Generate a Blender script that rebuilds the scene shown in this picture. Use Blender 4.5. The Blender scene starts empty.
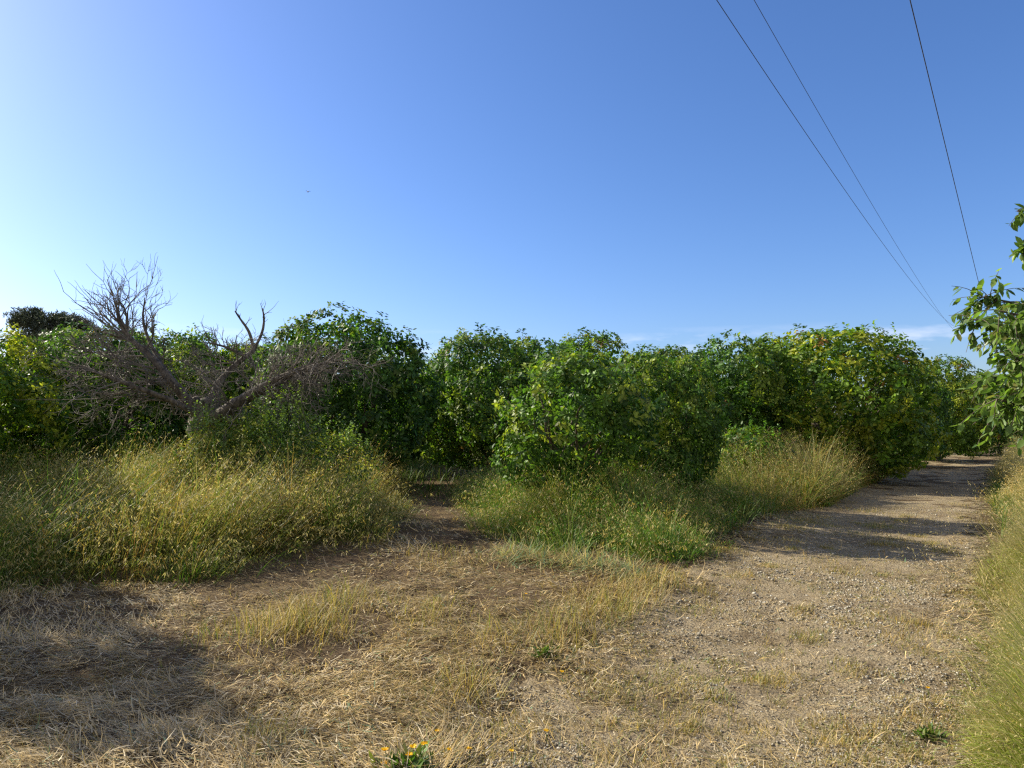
import bpy, math, random
import numpy as np
from mathutils import Vector

random.seed(11)
R = np.random.default_rng(11)
C = bpy.context.scene.collection
PI = math.pi

# ------------------------------------------------------------------ camera
W_, H_ = 1024, 768
F = 715.0                        # focal length in pixels
HY = 418.0                       # image row of the horizon
EYE = 1.6
PITCH = math.atan((HY - 384) / F)
cp, sp = math.cos(PITCH), math.sin(PITCH)

def ray(px, py):
    x = (px - 512) / F; z = -(py - 384) / F
    return np.array([x, cp - z * sp, sp + z * cp])

def at(px, py, Y):               # the point seen at a pixel at depth Y
    d = ray(px, py)
    return np.array([0, 0, EYE]) + d * (Y / d[1])

def gnd(px, py):                 # the point of the ground seen at a pixel
    d = ray(px, max(py, HY + 6))
    return (np.array([0, 0, EYE]) + d * (EYE / -d[2]))[:2]

# ------------------------------------------------------------------ noise
def vn(x, y, seed=0):
    xi = np.floor(x).astype(np.int64); yi = np.floor(y).astype(np.int64)
    fx = x - xi; fy = y - yi
    fx = fx * fx * (3 - 2 * fx); fy = fy * fy * (3 - 2 * fy)
    def h(a, b):
        n = (a * 374761393 + b * 668265263 + seed * 982451653) & 0x7fffffff
        n = ((n ^ (n >> 13)) * 1274126177) & 0x7fffffff
        n = n ^ (n >> 16)
        return (n & 0xffff) / 65535.0
    return (h(xi, yi) * (1 - fx) + h(xi + 1, yi) * fx) * (1 - fy) + (h(xi, yi + 1) * (1 - fx) + h(xi + 1, yi + 1) * fx) * fy

def fbm(x, y, seed=0, o=3):
    s = 0; a = 1; t = 0
    for k in range(o):
        s = s + a * vn(x * 2 ** k + 17.3 * k, y * 2 ** k - 9.1 * k, seed + k); t += a; a *= .5
    return s / t

# ------------------------------------------------------------------ zones on the ground
def poly(pts): return np.array([gnd(*p) for p in pts])
def inside(P, x, y):
    r = np.zeros(len(x), bool); n = len(P)
    for i in range(n):
        x0, y0 = P[i]; x1, y1 = P[(i + 1) % n]
        c = ((y0 > y) != (y1 > y))
        if y1 != y0:
            r ^= c & (x < (x1 - x0) * (y - y0) / (y1 - y0) + x0)
    return r
def edged(P, x, y):              # distance to the outline
    d = np.full(len(x), 1e9); n = len(P)
    for i in range(n):
        a = P[i]; b = P[(i + 1) % n]; ab = b - a
        t = np.clip(((x - a[0]) * ab[0] + (y - a[1]) * ab[1]) / (ab @ ab + 1e-9), 0, 1)
        d = np.minimum(d, np.hypot(x - a[0] - t * ab[0], y - a[1] - t * ab[1]))
    return d

BANK_L = poly([(-260, 605), (-60, 604), (40, 600), (110, 590), (190, 585), (262, 577), (330, 578), (372, 566), (392, 540), (404, 520), (398, 500), (384, 486), (350, 478), (300, 478), (200, 484), (60, 486), (-300, 490)])
BANK_C = poly([(458, 500), (470, 520), (492, 540), (530, 552), (566, 558), (600, 552), (640, 572), (690, 568), (710, 548), (728, 528), (760, 520), (790, 512), (830, 506), (862, 500), (886, 484), (896, 470), (880, 463), (850, 461), (780, 470), (700, 478), (620, 484), (560, 488), (500, 488), (470, 490)])
TRACK = np.array([gnd(455, 800), gnd(520, 700), gnd(600, 622), gnd(690, 565), gnd(735, 528), gnd(800, 508), gnd(868, 490), gnd(905, 466), gnd(950, 447), gnd(975, 440),
                  gnd(1000, 440), gnd(994, 452), gnd(1000, 470), gnd(1008, 500), gnd(1003, 545), gnd(985, 600), gnd(968, 680), gnd(962, 760), gnd(965, 830)])
TC = np.array([gnd(735, 850), gnd(738, 760), gnd(800, 640), gnd(848, 560), gnd(896, 505), gnd(940, 470), gnd(968, 457), gnd(1045, 449)])   # middle of the track

def seg_dist(P, x, y):
    d = np.full(np.shape(x), 1e9)
    for a, b in zip(P[:-1], P[1:]):
        ab = b - a
        t = np.clip(((x - a[0]) * ab[0] + (y - a[1]) * ab[1]) / (ab @ ab), 0, 1)
        d = np.minimum(d, np.hypot(x - a[0] - t * ab[0], y - a[1] - t * ab[1]))
    return d

def hgt(x, y):
    x = np.asarray(x, float); y = np.asarray(y, float)
    near = np.exp(-(np.maximum(np.hypot(x, y) - 25, 0) / 30.0) ** 2)
    z = (fbm(x * .5, y * .5, 3) - .5) * .10 * near + (fbm(x * 2.3, y * 2.3, 8) - .5) * .06 * near
    z = z + (fbm(x * 7, y * 7, 21, 3) - .5) * .075 * np.exp(-(np.hypot(x, y) / 12) ** 2)
    tr = np.exp(-(seg_dist(TC, x, y) / 1.3) ** 2)
    z = z * (1 - .3 * tr) - .035 * tr
    # low banks the tall grass grows on
    z = z + .22 * np.exp(-(((x + 4.6) / 3.0) ** 2 + ((y - 10) / 2.0) ** 2))
    z = z + .12 * np.exp(-(((x - 2.2) / 2.0) ** 2 + ((y - 11) / 2.0) ** 2))
    return z

# ------------------------------------------------------------------ objects
def tag(o, label=None, cat=None, group=None, kind=None):
    if label: o['label'] = label
    if cat: o['category'] = cat
    if group: o['group'] = group
    if kind: o['kind'] = kind
    return o

def empty(name, loc, rz=0.0):
    o = bpy.data.objects.new(name, None); C.objects.link(o)
    o.location = tuple(float(v) for v in loc); o.rotation_euler = (0, 0, rz); o.empty_display_size = .3
    return o

def mesh(name, v, faces, col=None, smooth=False):
    """v (N,3); faces: list of index arrays (M,k); col (N,3) real base colours."""
    me = bpy.data.meshes.new(name)
    v = np.ascontiguousarray(v, np.float32)
    me.vertices.add(len(v)); me.vertices.foreach_set('co', v.ravel())
    li = np.concatenate([f.ravel() for f in faces]).astype(np.int32)
    tot = np.concatenate([np.full(len(f), f.shape[1]) for f in faces]).astype(np.int32)
    st = np.concatenate([[0], np.cumsum(tot)[:-1]]).astype(np.int32)
    me.loops.add(len(li)); me.loops.foreach_set('vertex_index', li)
    me.polygons.add(len(tot)); me.polygons.foreach_set('loop_start', st); me.polygons.foreach_set('loop_total', tot)
    if smooth: me.polygons.foreach_set('use_smooth', np.ones(len(tot), bool))
    me.update(calc_edges=True)
    if col is not None:
        a = me.attributes.new('tint', 'FLOAT_COLOR', 'POINT')
        c4 = np.ones((len(v), 4), np.float32); c4[:, :3] = np.clip(col, 0, 1)
        a.data.foreach_set('color', c4.ravel())
    return me

def obj(name, me, mat, parent=None):
    o = bpy.data.objects.new(name, me); C.objects.link(o)
    if mat is not None and not me.materials: me.materials.append(mat)
    if parent is not None: o.parent = parent
    return o

class MB:
    def __init__(s): s.v = []; s.f = {}; s.c = []; s.n = 0
    def add(s, v, faces, col=None):
        v = np.asarray(v, float).reshape(-1, 3)
        for f in faces:
            f = np.asarray(f); s.f.setdefault(f.shape[1], []).append(f + s.n)
        s.v.append(v); s.n += len(v)
        if col is None: col = (1, 1, 1)
        s.c.append(np.broadcast_to(np.asarray(col, float), v.shape))
    def build(s, name, mat, parent=None, smooth=False):
        me = mesh(name, np.concatenate(s.v), [np.concatenate(f) for f in s.f.values()], np.concatenate(s.c), smooth)
        return obj(name, me, mat, parent)

def tube(mb, pts, rad, sides=6, col=(1, 1, 1), jit=0.0, cap=True):
    pts = np.asarray(pts, float); n = len(pts)
    rad = np.broadcast_to(np.asarray(rad, float), (n,))
    d = np.gradient(pts, axis=0); d /= np.linalg.norm(d, axis=1)[:, None] + 1e-9
    ref = np.array([0.31, 0.22, 0.92]) if abs(d[0] @ np.array([.31, .22, .92])) < .9 else np.array([1., 0, 0])
    a = np.cross(d, ref); a /= np.linalg.norm(a, axis=1)[:, None] + 1e-9
    b = np.cross(d, a)
    th = np.arange(sides) * 2 * PI / sides
    rr = rad[:, None] * (1 + jit * (R.random((n, sides)) - .5))
    V = pts[:, None] + rr[..., None] * (np.cos(th)[None, :, None] * a[:, None] + np.sin(th)[None, :, None] * b[:, None])
    i = np.arange(n - 1)[:, None] * sides; j = np.arange(sides)[None]; j2 = (j + 1) % sides
    q = np.stack([i + j, i + j2, i + sides + j2, i + sides + j], -1).reshape(-1, 4)
    V = V.reshape(-1, 3); fs = [q]
    if cap:
        V = np.concatenate([V, pts[-1:] + d[-1:] * rad[-1] * .5]); t = len(V) - 1
        o = (n - 1) * sides
        fs.append(np.stack([o + np.arange(sides), o + (np.arange(sides) + 1) % sides, np.full(sides, t)], -1))
    mb.add(V, fs, col)

# ------------------------------------------------------------------ materials
def new_mat(name):
    m = bpy.data.materials.new(name); m.use_nodes = True
    nt = m.node_tree; nt.nodes.clear()
    return m, nt, nt.nodes, nt.links

def foliage_mat(name, rough=.5, spec=.5, trans=.35, tcol=(1.25, 1.35, .6), nscale=60., namp=.35, objcol=False):
    m, nt, N, L = new_mat(name)
    out = N.new('ShaderNodeOutputMaterial'); at_ = N.new('ShaderNodeAttribute'); at_.attribute_name = 'tint'
    geo = N.new('ShaderNodeTexCoord'); no = N.new('ShaderNodeTexNoise'); no.inputs['Scale'].default_value = nscale
    L.new(geo.outputs['Object'], no.inputs['Vector'])
    mr = N.new('ShaderNodeMapRange'); mr.inputs['To Min'].default_value = 1 - namp; mr.inputs['To Max'].default_value = 1 + namp
    mr.inputs['From Min'].default_value = .3; mr.inputs['From Max'].default_value = .7
    L.new(no.outputs['Fac'], mr.inputs['Value'])
    mul = N.new('ShaderNodeVectorMath'); mul.operation = 'SCALE'
    L.new(at_.outputs['Color'], mul.inputs[0]); L.new(mr.outputs['Result'], mul.inputs['Scale'])
    colo = mul.outputs[0]
    if objcol:
        oi = N.new('ShaderNodeObjectInfo'); m2 = N.new('ShaderNodeVectorMath'); m2.operation = 'MULTIPLY'
        L.new(colo, m2.inputs[0]); L.new(oi.outputs['Color'], m2.inputs[1]); colo = m2.outputs[0]
    bs = N.new('ShaderNodeBsdfPrincipled'); bs.inputs['Roughness'].default_value = rough
    bs.inputs['Specular IOR Level'].default_value = spec
    L.new(colo, bs.inputs['Base Color'])
    tv = N.new('ShaderNodeVectorMath'); tv.operation = 'MULTIPLY'; tv.inputs[1].default_value = tcol
    L.new(colo, tv.inputs[0])
    tr = N.new('ShaderNodeBsdfTranslucent'); L.new(tv.outputs[0], tr.inputs['Color'])
    mx = N.new('ShaderNodeMixShader'); mx.inputs['Fac'].default_value = trans
    L.new(bs.outputs[0], mx.inputs[1]); L.new(tr.outputs[0], mx.inputs[2]); L.new(mx.outputs[0], out.inputs['Surface'])
    return m

M_LEAF = foliage_mat('citrus_leaf', .52, .32, .36, (1.5, 1.55, .55), 8., .3, True)
M_WALNUT = foliage_mat('broad_leaf', .4, .45, .42, (1.35, 1.5, .6), 8., .25)
M_GRASS = foliage_mat('grass_blade', .55, .35, .38, (1.15, 1.2, .75), 9., .25)
M_STRAW = foliage_mat('dry_straw', .6, .3, .2, (1.05, 1., .85), 30., .25)
M_PINE = foliage_mat('pine_needle', .6, .3, .15, (1.1, 1.2, .7), 3., .3)
M_FLOWER = foliage_mat('petal', .5, .3, .3, (1.1, 1., .6), 40., .15)

def bark_mat(name, dark, light, scale=14.):
    m, nt, N, L = new_mat(name)
    out = N.new('ShaderNodeOutputMaterial'); bs = N.new('ShaderNodeBsdfPrincipled'); bs.inputs['Roughness'].default_value = .85
    tc = N.new('ShaderNodeTexCoord'); mp = N.new('ShaderNodeMapping'); mp.inputs['Scale'].default_value = (1, 1, .35)
    no = N.new('ShaderNodeTexNoise'); no.inputs['Scale'].default_value = scale; no.inputs['Detail'].default_value = 6
    rp = N.new('ShaderNodeValToRGB'); rp.color_ramp.elements[0].color = (*dark, 1); rp.color_ramp.elements[1].color = (*light, 1)
    rp.color_ramp.elements[0].position = .32; rp.color_ramp.elements[1].position = .68
    bp = N.new('ShaderNodeBump'); bp.inputs['Strength'].default_value = .7; bp.inputs['Distance'].default_value = .02
    L.new(tc.outputs['Object'], mp.inputs['Vector']); L.new(mp.outputs[0], no.inputs['Vector']); L.new(no.outputs['Fac'], rp.inputs['Fac'])
    L.new(rp.outputs['Color'], bs.inputs['Base Color']); L.new(no.outputs['Fac'], bp.inputs['Height']); L.new(bp.outputs['Normal'], bs.inputs['Normal'])
    L.new(bs.outputs[0], out.inputs['Surface'])
    return m
M_BARK = bark_mat('citrus_bark', (.06, .045, .032), (.17, .135, .10))
M_DEAD = bark_mat('dead_wood', (.03, .025, .019), (.19, .16, .12), 22.)
M_TWIG = bark_mat('dead_twigs', (.085, .074, .06), (.24, .212, .172), 6.)

def ground_mat(name, stops, track=False):
    m, nt, N, L = new_mat(name)
    out = N.new('ShaderNodeOutputMaterial'); bs = N.new('ShaderNodeBsdfPrincipled'); bs.inputs['Roughness'].default_value = .9
    bs.inputs['Specular IOR Level'].default_value = .15
    tc = N.new('ShaderNodeTexCoord')
    def noise(sc, det=5, rough=.6):
        n = N.new('ShaderNodeTexNoise'); n.inputs['Scale'].default_value = sc; n.inputs['Detail'].default_value = det
        n.inputs['Roughness'].default_value = rough; L.new(tc.outputs['Object'], n.inputs['Vector']); return n
    big = noise(.9, 4); mid = noise(7, 6, .7); fine = noise(70, 4, .7)
    a = N.new('ShaderNodeMix'); a.inputs['Factor'].default_value = .5
    L.new(big.outputs['Fac'], a.inputs[2]); L.new(mid.outputs['Fac'], a.inputs[3])
    b = N.new('ShaderNodeMix'); b.inputs['Factor'].default_value = .35
    L.new(a.outputs[0], b.inputs[2]); L.new(fine.outputs['Fac'], b.inputs[3])
    rp = N.new('ShaderNodeValToRGB'); cr = rp.color_ramp
    while len(cr.elements) < len(stops): cr.elements.new(.5)
    for e, (p, c) in zip(cr.elements, stops): e.position = p; e.color = (*c, 1)
    L.new(b.outputs[0], rp.inputs['Fac'])
    colo = rp.outputs['Color']; hgt_ = b.outputs[0]
    if track:
        vo = N.new('ShaderNodeTexVoronoi'); vo.inputs['Scale'].default_value = 55; L.new(tc.outputs['Object'], vo.inputs['Vector'])
        hs = N.new('ShaderNodeSeparateColor'); L.new(vo.outputs['Color'], hs.inputs[0])
        mr = N.new('ShaderNodeMapRange'); mr.inputs['To Min'].default_value = .85; mr.inputs['To Max'].default_value = 1.2
        L.new(hs.outputs[0], mr.inputs['Value'])
        sc = N.new('ShaderNodeVectorMath'); sc.operation = 'SCALE'; L.new(colo, sc.inputs[0]); L.new(mr.outputs[0], sc.inputs['Scale']); colo = sc.outputs[0]
        ad = N.new('ShaderNodeMath'); ad.operation = 'SUBTRACT'; L.new(b.outputs[0], ad.inputs[0])
        m3 = N.new('ShaderNodeMath'); m3.operation = 'MULTIPLY'; m3.inputs[1].default_value = .14
        L.new(vo.outputs['Distance'], m3.inputs[0]); L.new(m3.outputs[0], ad.inputs[1]); hgt_ = ad.outputs[0]
    L.new(colo, bs.inputs['Base Color'])
    bp = N.new('ShaderNodeBump'); bp.inputs['Strength'].default_value = 1.0; bp.inputs['Distance'].default_value = .08
    L.new(hgt_, bp.inputs['Height']); L.new(bp.outputs['Normal'], bs.inputs['Normal'])
    surf = bs.outputs[0]
    if track:                     # ragged edge: the gravel thins out into the grass
        at_ = N.new('ShaderNodeAttribute'); at_.attribute_name = 'tint'
        s = N.new('ShaderNodeSeparateColor'); L.new(at_.outputs['Color'], s.inputs[0])
        ed = noise(3.5, 6, .7)
        m4 = N.new('ShaderNodeMath'); m4.operation = 'ADD'; L.new(s.outputs[0], m4.inputs[0])
        m5 = N.new('ShaderNodeMapRange'); m5.inputs['From Min'].default_value = .3; m5.inputs['From Max'].default_value = .7
        m5.inputs['To Min'].default_value = -.45; m5.inputs['To Max'].default_value = .45
        L.new(ed.outputs['Fac'], m5.inputs['Value']); L.new(m5.outputs[0], m4.inputs[1])
        m6 = N.new('ShaderNodeMapRange'); m6.inputs['From Min'].default_value = .42; m6.inputs['From Max'].default_value = .58
        L.new(m4.outputs[0], m6.inputs['Value'])
        tp = N.new('ShaderNodeBsdfTransparent'); mx = N.new('ShaderNodeMixShader')
        L.new(m6.outputs[0], mx.inputs['Fac']); L.new(tp.outputs[0], mx.inputs[1]); L.new(surf, mx.inputs[2]); surf = mx.outputs[0]
    L.new(surf, out.inputs['Surface'])
    return m

M_SOIL = ground_mat('field_soil', [(.36, (.045, .029, .017)), (.46, (.105, .070, .038)), (.55, (.18, .128, .065)), (.66, (.11, .095, .04))])
M_TRACK = ground_mat('gravel_track', [(.36, (.085, .06, .034)), (.45, (.23, .175, .10)), (.53, (.37, .30, .19)), (.66, (.26, .215, .105))], True)

def stone_mat():
    m, nt, N, L = new_mat('gravel_stone')
    out = N.new('ShaderNodeOutputMaterial'); bs = N.new('ShaderNodeBsdfPrincipled'); bs.inputs['Roughness'].default_value = .85
    a = N.new('ShaderNodeAttribute'); a.attribute_name = 'tint'; L.new(a.outputs['Color'], bs.inputs['Base Color'])
    tc = N.new('ShaderNodeTexCoord'); no = N.new('ShaderNodeTexNoise'); no.inputs['Scale'].default_value = 150
    bp = N.new('ShaderNodeBump'); bp.inputs['Strength'].default_value = .4; bp.inputs['Distance'].default_value = .004
    L.new(tc.outputs['Object'], no.inputs['Vector']); L.new(no.outputs['Fac'], bp.inputs['Height']); L.new(bp.outputs['Normal'], bs.inputs['Normal'])
    L.new(bs.outputs[0], out.inputs['Surface']); return m
M_STONE = stone_mat()

def plain_mat(name, c, rough=.6):
    m, nt, N, L = new_mat(name)
    out = N.new('ShaderNodeOutputMaterial'); bs = N.new('ShaderNodeBsdfPrincipled'); bs.inputs['Roughness'].default_value = rough
    tc = N.new('ShaderNodeTexCoord'); no = N.new('ShaderNodeTexNoise'); no.inputs['Scale'].default_value = 5
    rp = N.new('ShaderNodeValToRGB'); rp.color_ramp.elements[0].color = (*[v * .8 for v in c], 1); rp.color_ramp.elements[1].color = (*[v * 1.2 for v in c], 1)
    L.new(tc.outputs['Object'], no.inputs['Vector']); L.new(no.outputs['Fac'], rp.inputs['Fac']); L.new(rp.outputs['Color'], bs.inputs['Base Color'])
    L.new(bs.outputs[0], out.inputs['Surface']); return m
M_WIRE = plain_mat('cable', (.07, .07, .075)); M_BIRD = plain_mat('plumage', (.025, .022, .02))

# ------------------------------------------------------------------ ground and track
def axis(lo, hi, a, b, step):
    mid = np.arange(a, b, step)
    def out(s, e, sign):
        r = []; d = step; p = s
        while (p < e if sign > 0 else p > e):
            d *= 1.12; p += sign * d; r.append(p)
        return r
    return np.array(sorted(out(a, lo, -1) + list(mid) + out(b, hi, 1)))
gx = axis(-900, 900, -7, 7, .05); gy = axis(-400, 1800, 2.4, 11, .05)
X, Y = np.meshgrid(gx, gy); nx, ny = len(gx), len(gy)
Z = hgt(X.ravel(), Y.ravel())
i = np.arange(ny - 1)[:, None] * nx + np.arange(nx - 1)[None]
q = np.stack([i, i + 1, i + nx + 1, i + nx], -1).reshape(-1, 4)
g = obj('ground', mesh('ground', np.stack([X.ravel(), Y.ravel(), Z], 1), [q], None, True), M_SOIL); tag(g, kind='structure')

# the track: a strip swept along its middle line, 4 mm proud of the field
def resample(P, n):
    d = np.concatenate([[0], np.cumsum(np.linalg.norm(np.diff(P, axis=0), axis=1))])
    s = np.linspace(0, 1, n) ** 1.6 * d[-1]
    out_ = np.stack([np.interp(s, d, P[:, k]) for k in range(2)], 1)
    return out_
tl = resample(TC, 420)
for _ in range(12): tl[1:-1] = (tl[:-2] + 2 * tl[1:-1] + tl[2:]) / 4
tg = np.gradient(tl, axis=0); tg /= np.linalg.norm(tg, axis=1)[:, None]; tn = np.stack([tg[:, 1], -tg[:, 0]], 1)
us = np.linspace(-2.3, 2.1, 70)
TP = tl[:, None] + us[None, :, None] * tn[:, None]
tz = hgt(TP[..., 0].ravel(), TP[..., 1].ravel()) + .006
e = np.clip(1.05 - np.abs(us + .05) / 1.75, 0, 1)      # 1 along the middle, 0 at the rims
e = np.clip(e * 1.6, 0, 1)
ecol = np.broadcast_to(e[None, :, None], (len(tl), len(us), 3)).reshape(-1, 3).copy()
i = np.arange(len(tl) - 1)[:, None] * len(us) + np.arange(len(us) - 1)[None]
q = np.stack([i, i + 1, i + len(us) + 1, i + len(us)], -1).reshape(-1, 4)
t_ = obj('gravel_track', mesh('gravel_track', np.concatenate([TP.reshape(-1, 2), tz[:, None]], 1), [q], ecol, True), M_TRACK); tag(t_, kind='structure')

# ------------------------------------------------------------------ vectorised blades
def blades(mb, base, ln, az, lean, curve, wid, K, c0, c1, cp_=1.0, flat=None):
    n = len(base); p = base.copy(); cx = np.cos(az); cy = np.sin(az)
    sb = az + PI / 2 + (R.random(n) - .5) * 1.6
    side = np.stack([np.cos(sb), np.sin(sb), np.zeros(n)], 1)
    V = np.empty((n, K + 1, 2, 3)); Cc = np.empty((n, K + 1, 2, 3))
    for k in range(K + 1):
        s = k / K
        if k:
            t = lean + curve * s ** 1.4
            d = np.stack([np.sin(t) * cx, np.sin(t) * cy, np.cos(t)], 1); p = p + d * (ln / K)[:, None]
        w = wid * (1 - .88 * s ** 2.2) * .5
        V[:, k, 0] = p - side * w[:, None]; V[:, k, 1] = p + side * w[:, None]
        col = c0 + (c1 - c0) * s ** cp_
        Cc[:, k, 0] = col; Cc[:, k, 1] = col
    b = (np.arange(n) * (K + 1) * 2)[:, None] + (np.arange(K) * 2)[None]
    q = np.stack([b, b + 1, b + 3, b + 2], -1).reshape(-1, 4)
    mb.add(V.reshape(-1, 3), [q], Cc.reshape(-1, 3))
    return V.mean(2)             # centre lines (n,K+1,3)

def panicles(mb, line, col, per=8, sz=.022, spread=.04, frac=.42):
    """wild-oat heads: loose hanging spikelets along the top of each stalk"""
    n, K1, _ = line.shape; m = n * per
    L_ = np.repeat(line, per, 0)
    s = (1 - frac * R.random(m)) * (K1 - 1); k = np.clip(np.floor(s).astype(int), 0, K1 - 2); f = (s - k)[:, None]
    ar = np.arange(m); p = L_[ar, k] * (1 - f) + L_[ar, k + 1] * f
    a = R.random(m) * 2 * PI; r = spread * (.2 + R.random(m))
    p = p + np.stack([np.cos(a) * r, np.sin(a) * r, -.25 * r + (R.random(m) - .5) * .02], 1)
    d = np.stack([np.cos(a) * .5, np.sin(a) * .5, -.9 + .7 * R.random(m)], 1) + (R.random((m, 3)) - .5) * .5
    d /= np.linalg.norm(d, axis=1)[:, None]
    u = np.cross(d, R.normal(size=(m, 3))); u /= np.linalg.norm(u, axis=1)[:, None]
    z = (sz * (.6 + .8 * R.random(m)))[:, None]; w = z * .095
    V = np.stack([p, p + d * z * .4 + u * w, p + d * z, p + d * z * .4 - u * w], 1)
    cc = np.repeat(np.repeat(col, per, 0) * (.75 + .5 * R.random(m))[:, None], 4, 0)
    q = (np.arange(m) * 4)[:, None] + np.arange(4)[None]
    mb.add(V.reshape(-1, 3), [q], cc)

def scatter(P, n, pad=.3):
    lo = P.min(0) - pad; hi = P.max(0) + pad
    x = R.uniform(lo[0], hi[0], n); y = R.uniform(lo[1], hi[1], n)
    return x, y

GREEN = np.array((.08, .15, .024)); LUSH = np.array((.085, .19, .022)); BLUEG = np.array((.095, .14, .075)); OLIVE = np.array((.175, .185, .048))
GOLD = np.array((.44, .31, .085)); PALE = np.array((.50, .42, .20)); RUST = np.array((.32, .16, .06)); STRAW = np.array((.57, .43, .20)); GREY = np.array((.40, .33, .20))
YGREEN = np.array((.22, .27, .035))

def mixc(n, cols, w, jit=.18):
    w = np.asarray(w, float)
    if w.ndim == 1: w = np.broadcast_to(w, (n, len(cols)))
    w = w / w.sum(1)[:, None]; cw = np.cumsum(w, 1); r = R.random(n)[:, None]
    i = np.minimum((r > cw).sum(1), len(cols) - 1)
    c = np.array(cols)[i]
    return c * (1 + jit * R.normal(size=(n, 1))).clip(.5, 1.6)

def base3(x, y): return np.stack([x, y, hgt(x, y) - .01], 1)

def tall_grass(name, P, n, hfun, green_w, wind, label, cat, head=.5, cmix=None, per=9, hcol=None, edge_n=.25, cap=1.38, cden=1.6, crad=.38, ssz=.036):
    """grass growing in clumps: each clump has its own height, lean and mixture of colours"""
    mb = MB()
    lo = P.min(0) - .2; hi = P.max(0) + .2; nc = int((hi[0] - lo[0]) * (hi[1] - lo[1]) * cden)
    cx, cy = scatter(P, nc); k = inside(P, cx, cy); cx, cy = cx[k], cy[k]; nc = len(cx)
    area = nc / cden; n = int(n)
    wt = R.uniform(.5, 1.5, nc) / np.maximum(cy, 4) ** .8; ci = R.choice(nc, n, p=wt / wt.sum())
    cr = crad * R.uniform(.6, 1.6, nc); chh = R.uniform(.5, 1.25, nc); caz = R.random(nc) * 7; cmixw = R.random((nc, 5)) ** 2 * 2.2 + .15
    off = R.normal(size=(n, 2)) * cr[ci][:, None]; x = cx[ci] + off[:, 0]; y = cy[ci] + off[:, 1]
    ed = edged(P, x, y); k = inside(P, x, y) | ((ed < edge_n) & (R.random(n) < .3)); k &= seg_dist(TC, x, y) > 1.0
    x, y, ed, ci, off = x[k], y[k], ed[k], ci[k], off[k]; n = len(x)
    rr = np.hypot(off[:, 0], off[:, 1]) / cr[ci]
    h = hfun(x, y, ed) * chh[ci] * (1.08 - .22 * np.minimum(rr, 2)) * R.uniform(.62, 1.12, n)
    h = np.minimum(h, cap); b = base3(x, y)
    out_az = np.arctan2(off[:, 1], off[:, 0])
    wx = np.cos(out_az) * .8 + np.cos(wind[0]) * .7 + np.cos(caz[ci]) * .45 + R.normal(size=n) * .35
    wy = np.sin(out_az) * .8 + np.sin(wind[0]) * .7 + np.sin(caz[ci]) * .45 + R.normal(size=n) * .35
    az = np.arctan2(wy, wx)
    lean0 = .05 + .22 * np.minimum(rr, 2.2) + .12 * R.random(n)
    w = green_w(x, y) * cmixw[ci]
    st = R.random(n) < head; ns = st.sum()
    c0 = mixc(ns, cmix[0], w[st]); c1 = mixc(ns, cmix[1], w[st])
    ln = blades(mb, b[st], h[st], az[st], lean0[st], wind[2] * (.35 + 1.4 * R.random(ns)), np.full(ns, .005) + .0012 * b[st][:, 1] / 8, 6, c0, c1)
    hs = R.random(ns) < .72
    panicles(mb, ln[hs], mixc(hs.sum(), hcol[0], hcol[1]), per=per, sz=ssz, spread=.05)
    lf = ~st; nl = lf.sum(); hl_ = h[lf] * R.uniform(.4, .85, nl); fr = np.clip(1 - ed[lf] / .6, 0, 1)
    w2 = w[lf].copy(); w2[:, 0] += .8 * fr; w2[:, 1] += .4 * fr
    blades(mb, b[lf], hl_, az[lf] + R.normal(size=nl) * .7, lean0[lf] + .35 * R.random(nl), .4 + 1.3 * R.random(nl), R.uniform(.006, .013, nl), 5, mixc(nl, cmix[0], w2), mixc(nl, cmix[1], w2))
    o = mb.build(name, M_GRASS); tag(o, label, cat, kind='stuff')
    return o

# left bank of wild oats
def hl(x, y, ed): return np.clip(.72 + .42 * np.minimum(ed, 2.2), .5, 1.5) * np.where(x < -5.2, .9, 1)
def wl(x, y):
    g_ = np.clip((y - 7.6) / 1.6, 0, 1); sh = np.clip((-x - 4.3) / 1.2, 0, 1)
    nz = fbm(x * 1.3, y * 1.3, 91)
    rust = np.clip((nz - .47) * 6, 0, 1)
    return np.stack([.85 - .35 * g_ + .3 * sh, .7 + .1 * g_, .22 + .28 * g_ * (1 - sh), .07 + .12 * g_ * (1 - sh), .02 + .42 * rust * (1 - sh)], 1)
tall_grass('oat_grass', BANK_L, 105000, hl, wl, (-.3, .8, .75), 'tall olive and rust wild oat grass under the bare dead tree', 'grass', .42, per=8, ssz=.043,
           cmix=([LUSH, OLIVE, OLIVE, GOLD, RUST], [LUSH * 1.2, OLIVE * 1.1, GOLD, PALE, RUST * 1.3]), hcol=([PALE, OLIVE * 1.5, GOLD], (.5, .35, .2)))
# middle bank: green at the near end, dry gold at the far end beside the track
def hc(x, y, ed):
    dry = np.clip((x - 3.4) / 1.5, 0, 1)
    return np.clip(.52 + .6 * np.minimum(ed, 1.2), .35, 1.15) * (1 - dry) + np.clip(1.25 + .5 * ed, .7, 1.75) * dry
def wc(x, y):
    dry = np.clip((x - 3.6) / 1.6, 0, 1); nz = np.clip((fbm(x * 1.2, y * 1.2, 33) - .42) * 5, 0, 1)
    return np.stack([1.1 * (1 - dry * .85), .4 * (1 - .6 * dry), .08 + .25 * dry, .05 + .8 * dry + .12 * nz, .02 + .10 * nz], 1)
tall_grass('meadow_grass', BANK_C, 120000, hc, wc, (2.6, 1.2, .8), 'green meadow grass turning to dry gold oats along the track edge', 'grass', .42,
           ([LUSH, YGREEN, OLIVE, GOLD, RUST], [LUSH * 1.35, YGREEN, GOLD, PALE, GOLD]), hcol=([PALE, GOLD, OLIVE * 1.4, LUSH * 1.3], (.35, .15, .25, .25)), per=7, cap=1.6, ssz=.042, cden=3.2, crad=.3)
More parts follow.
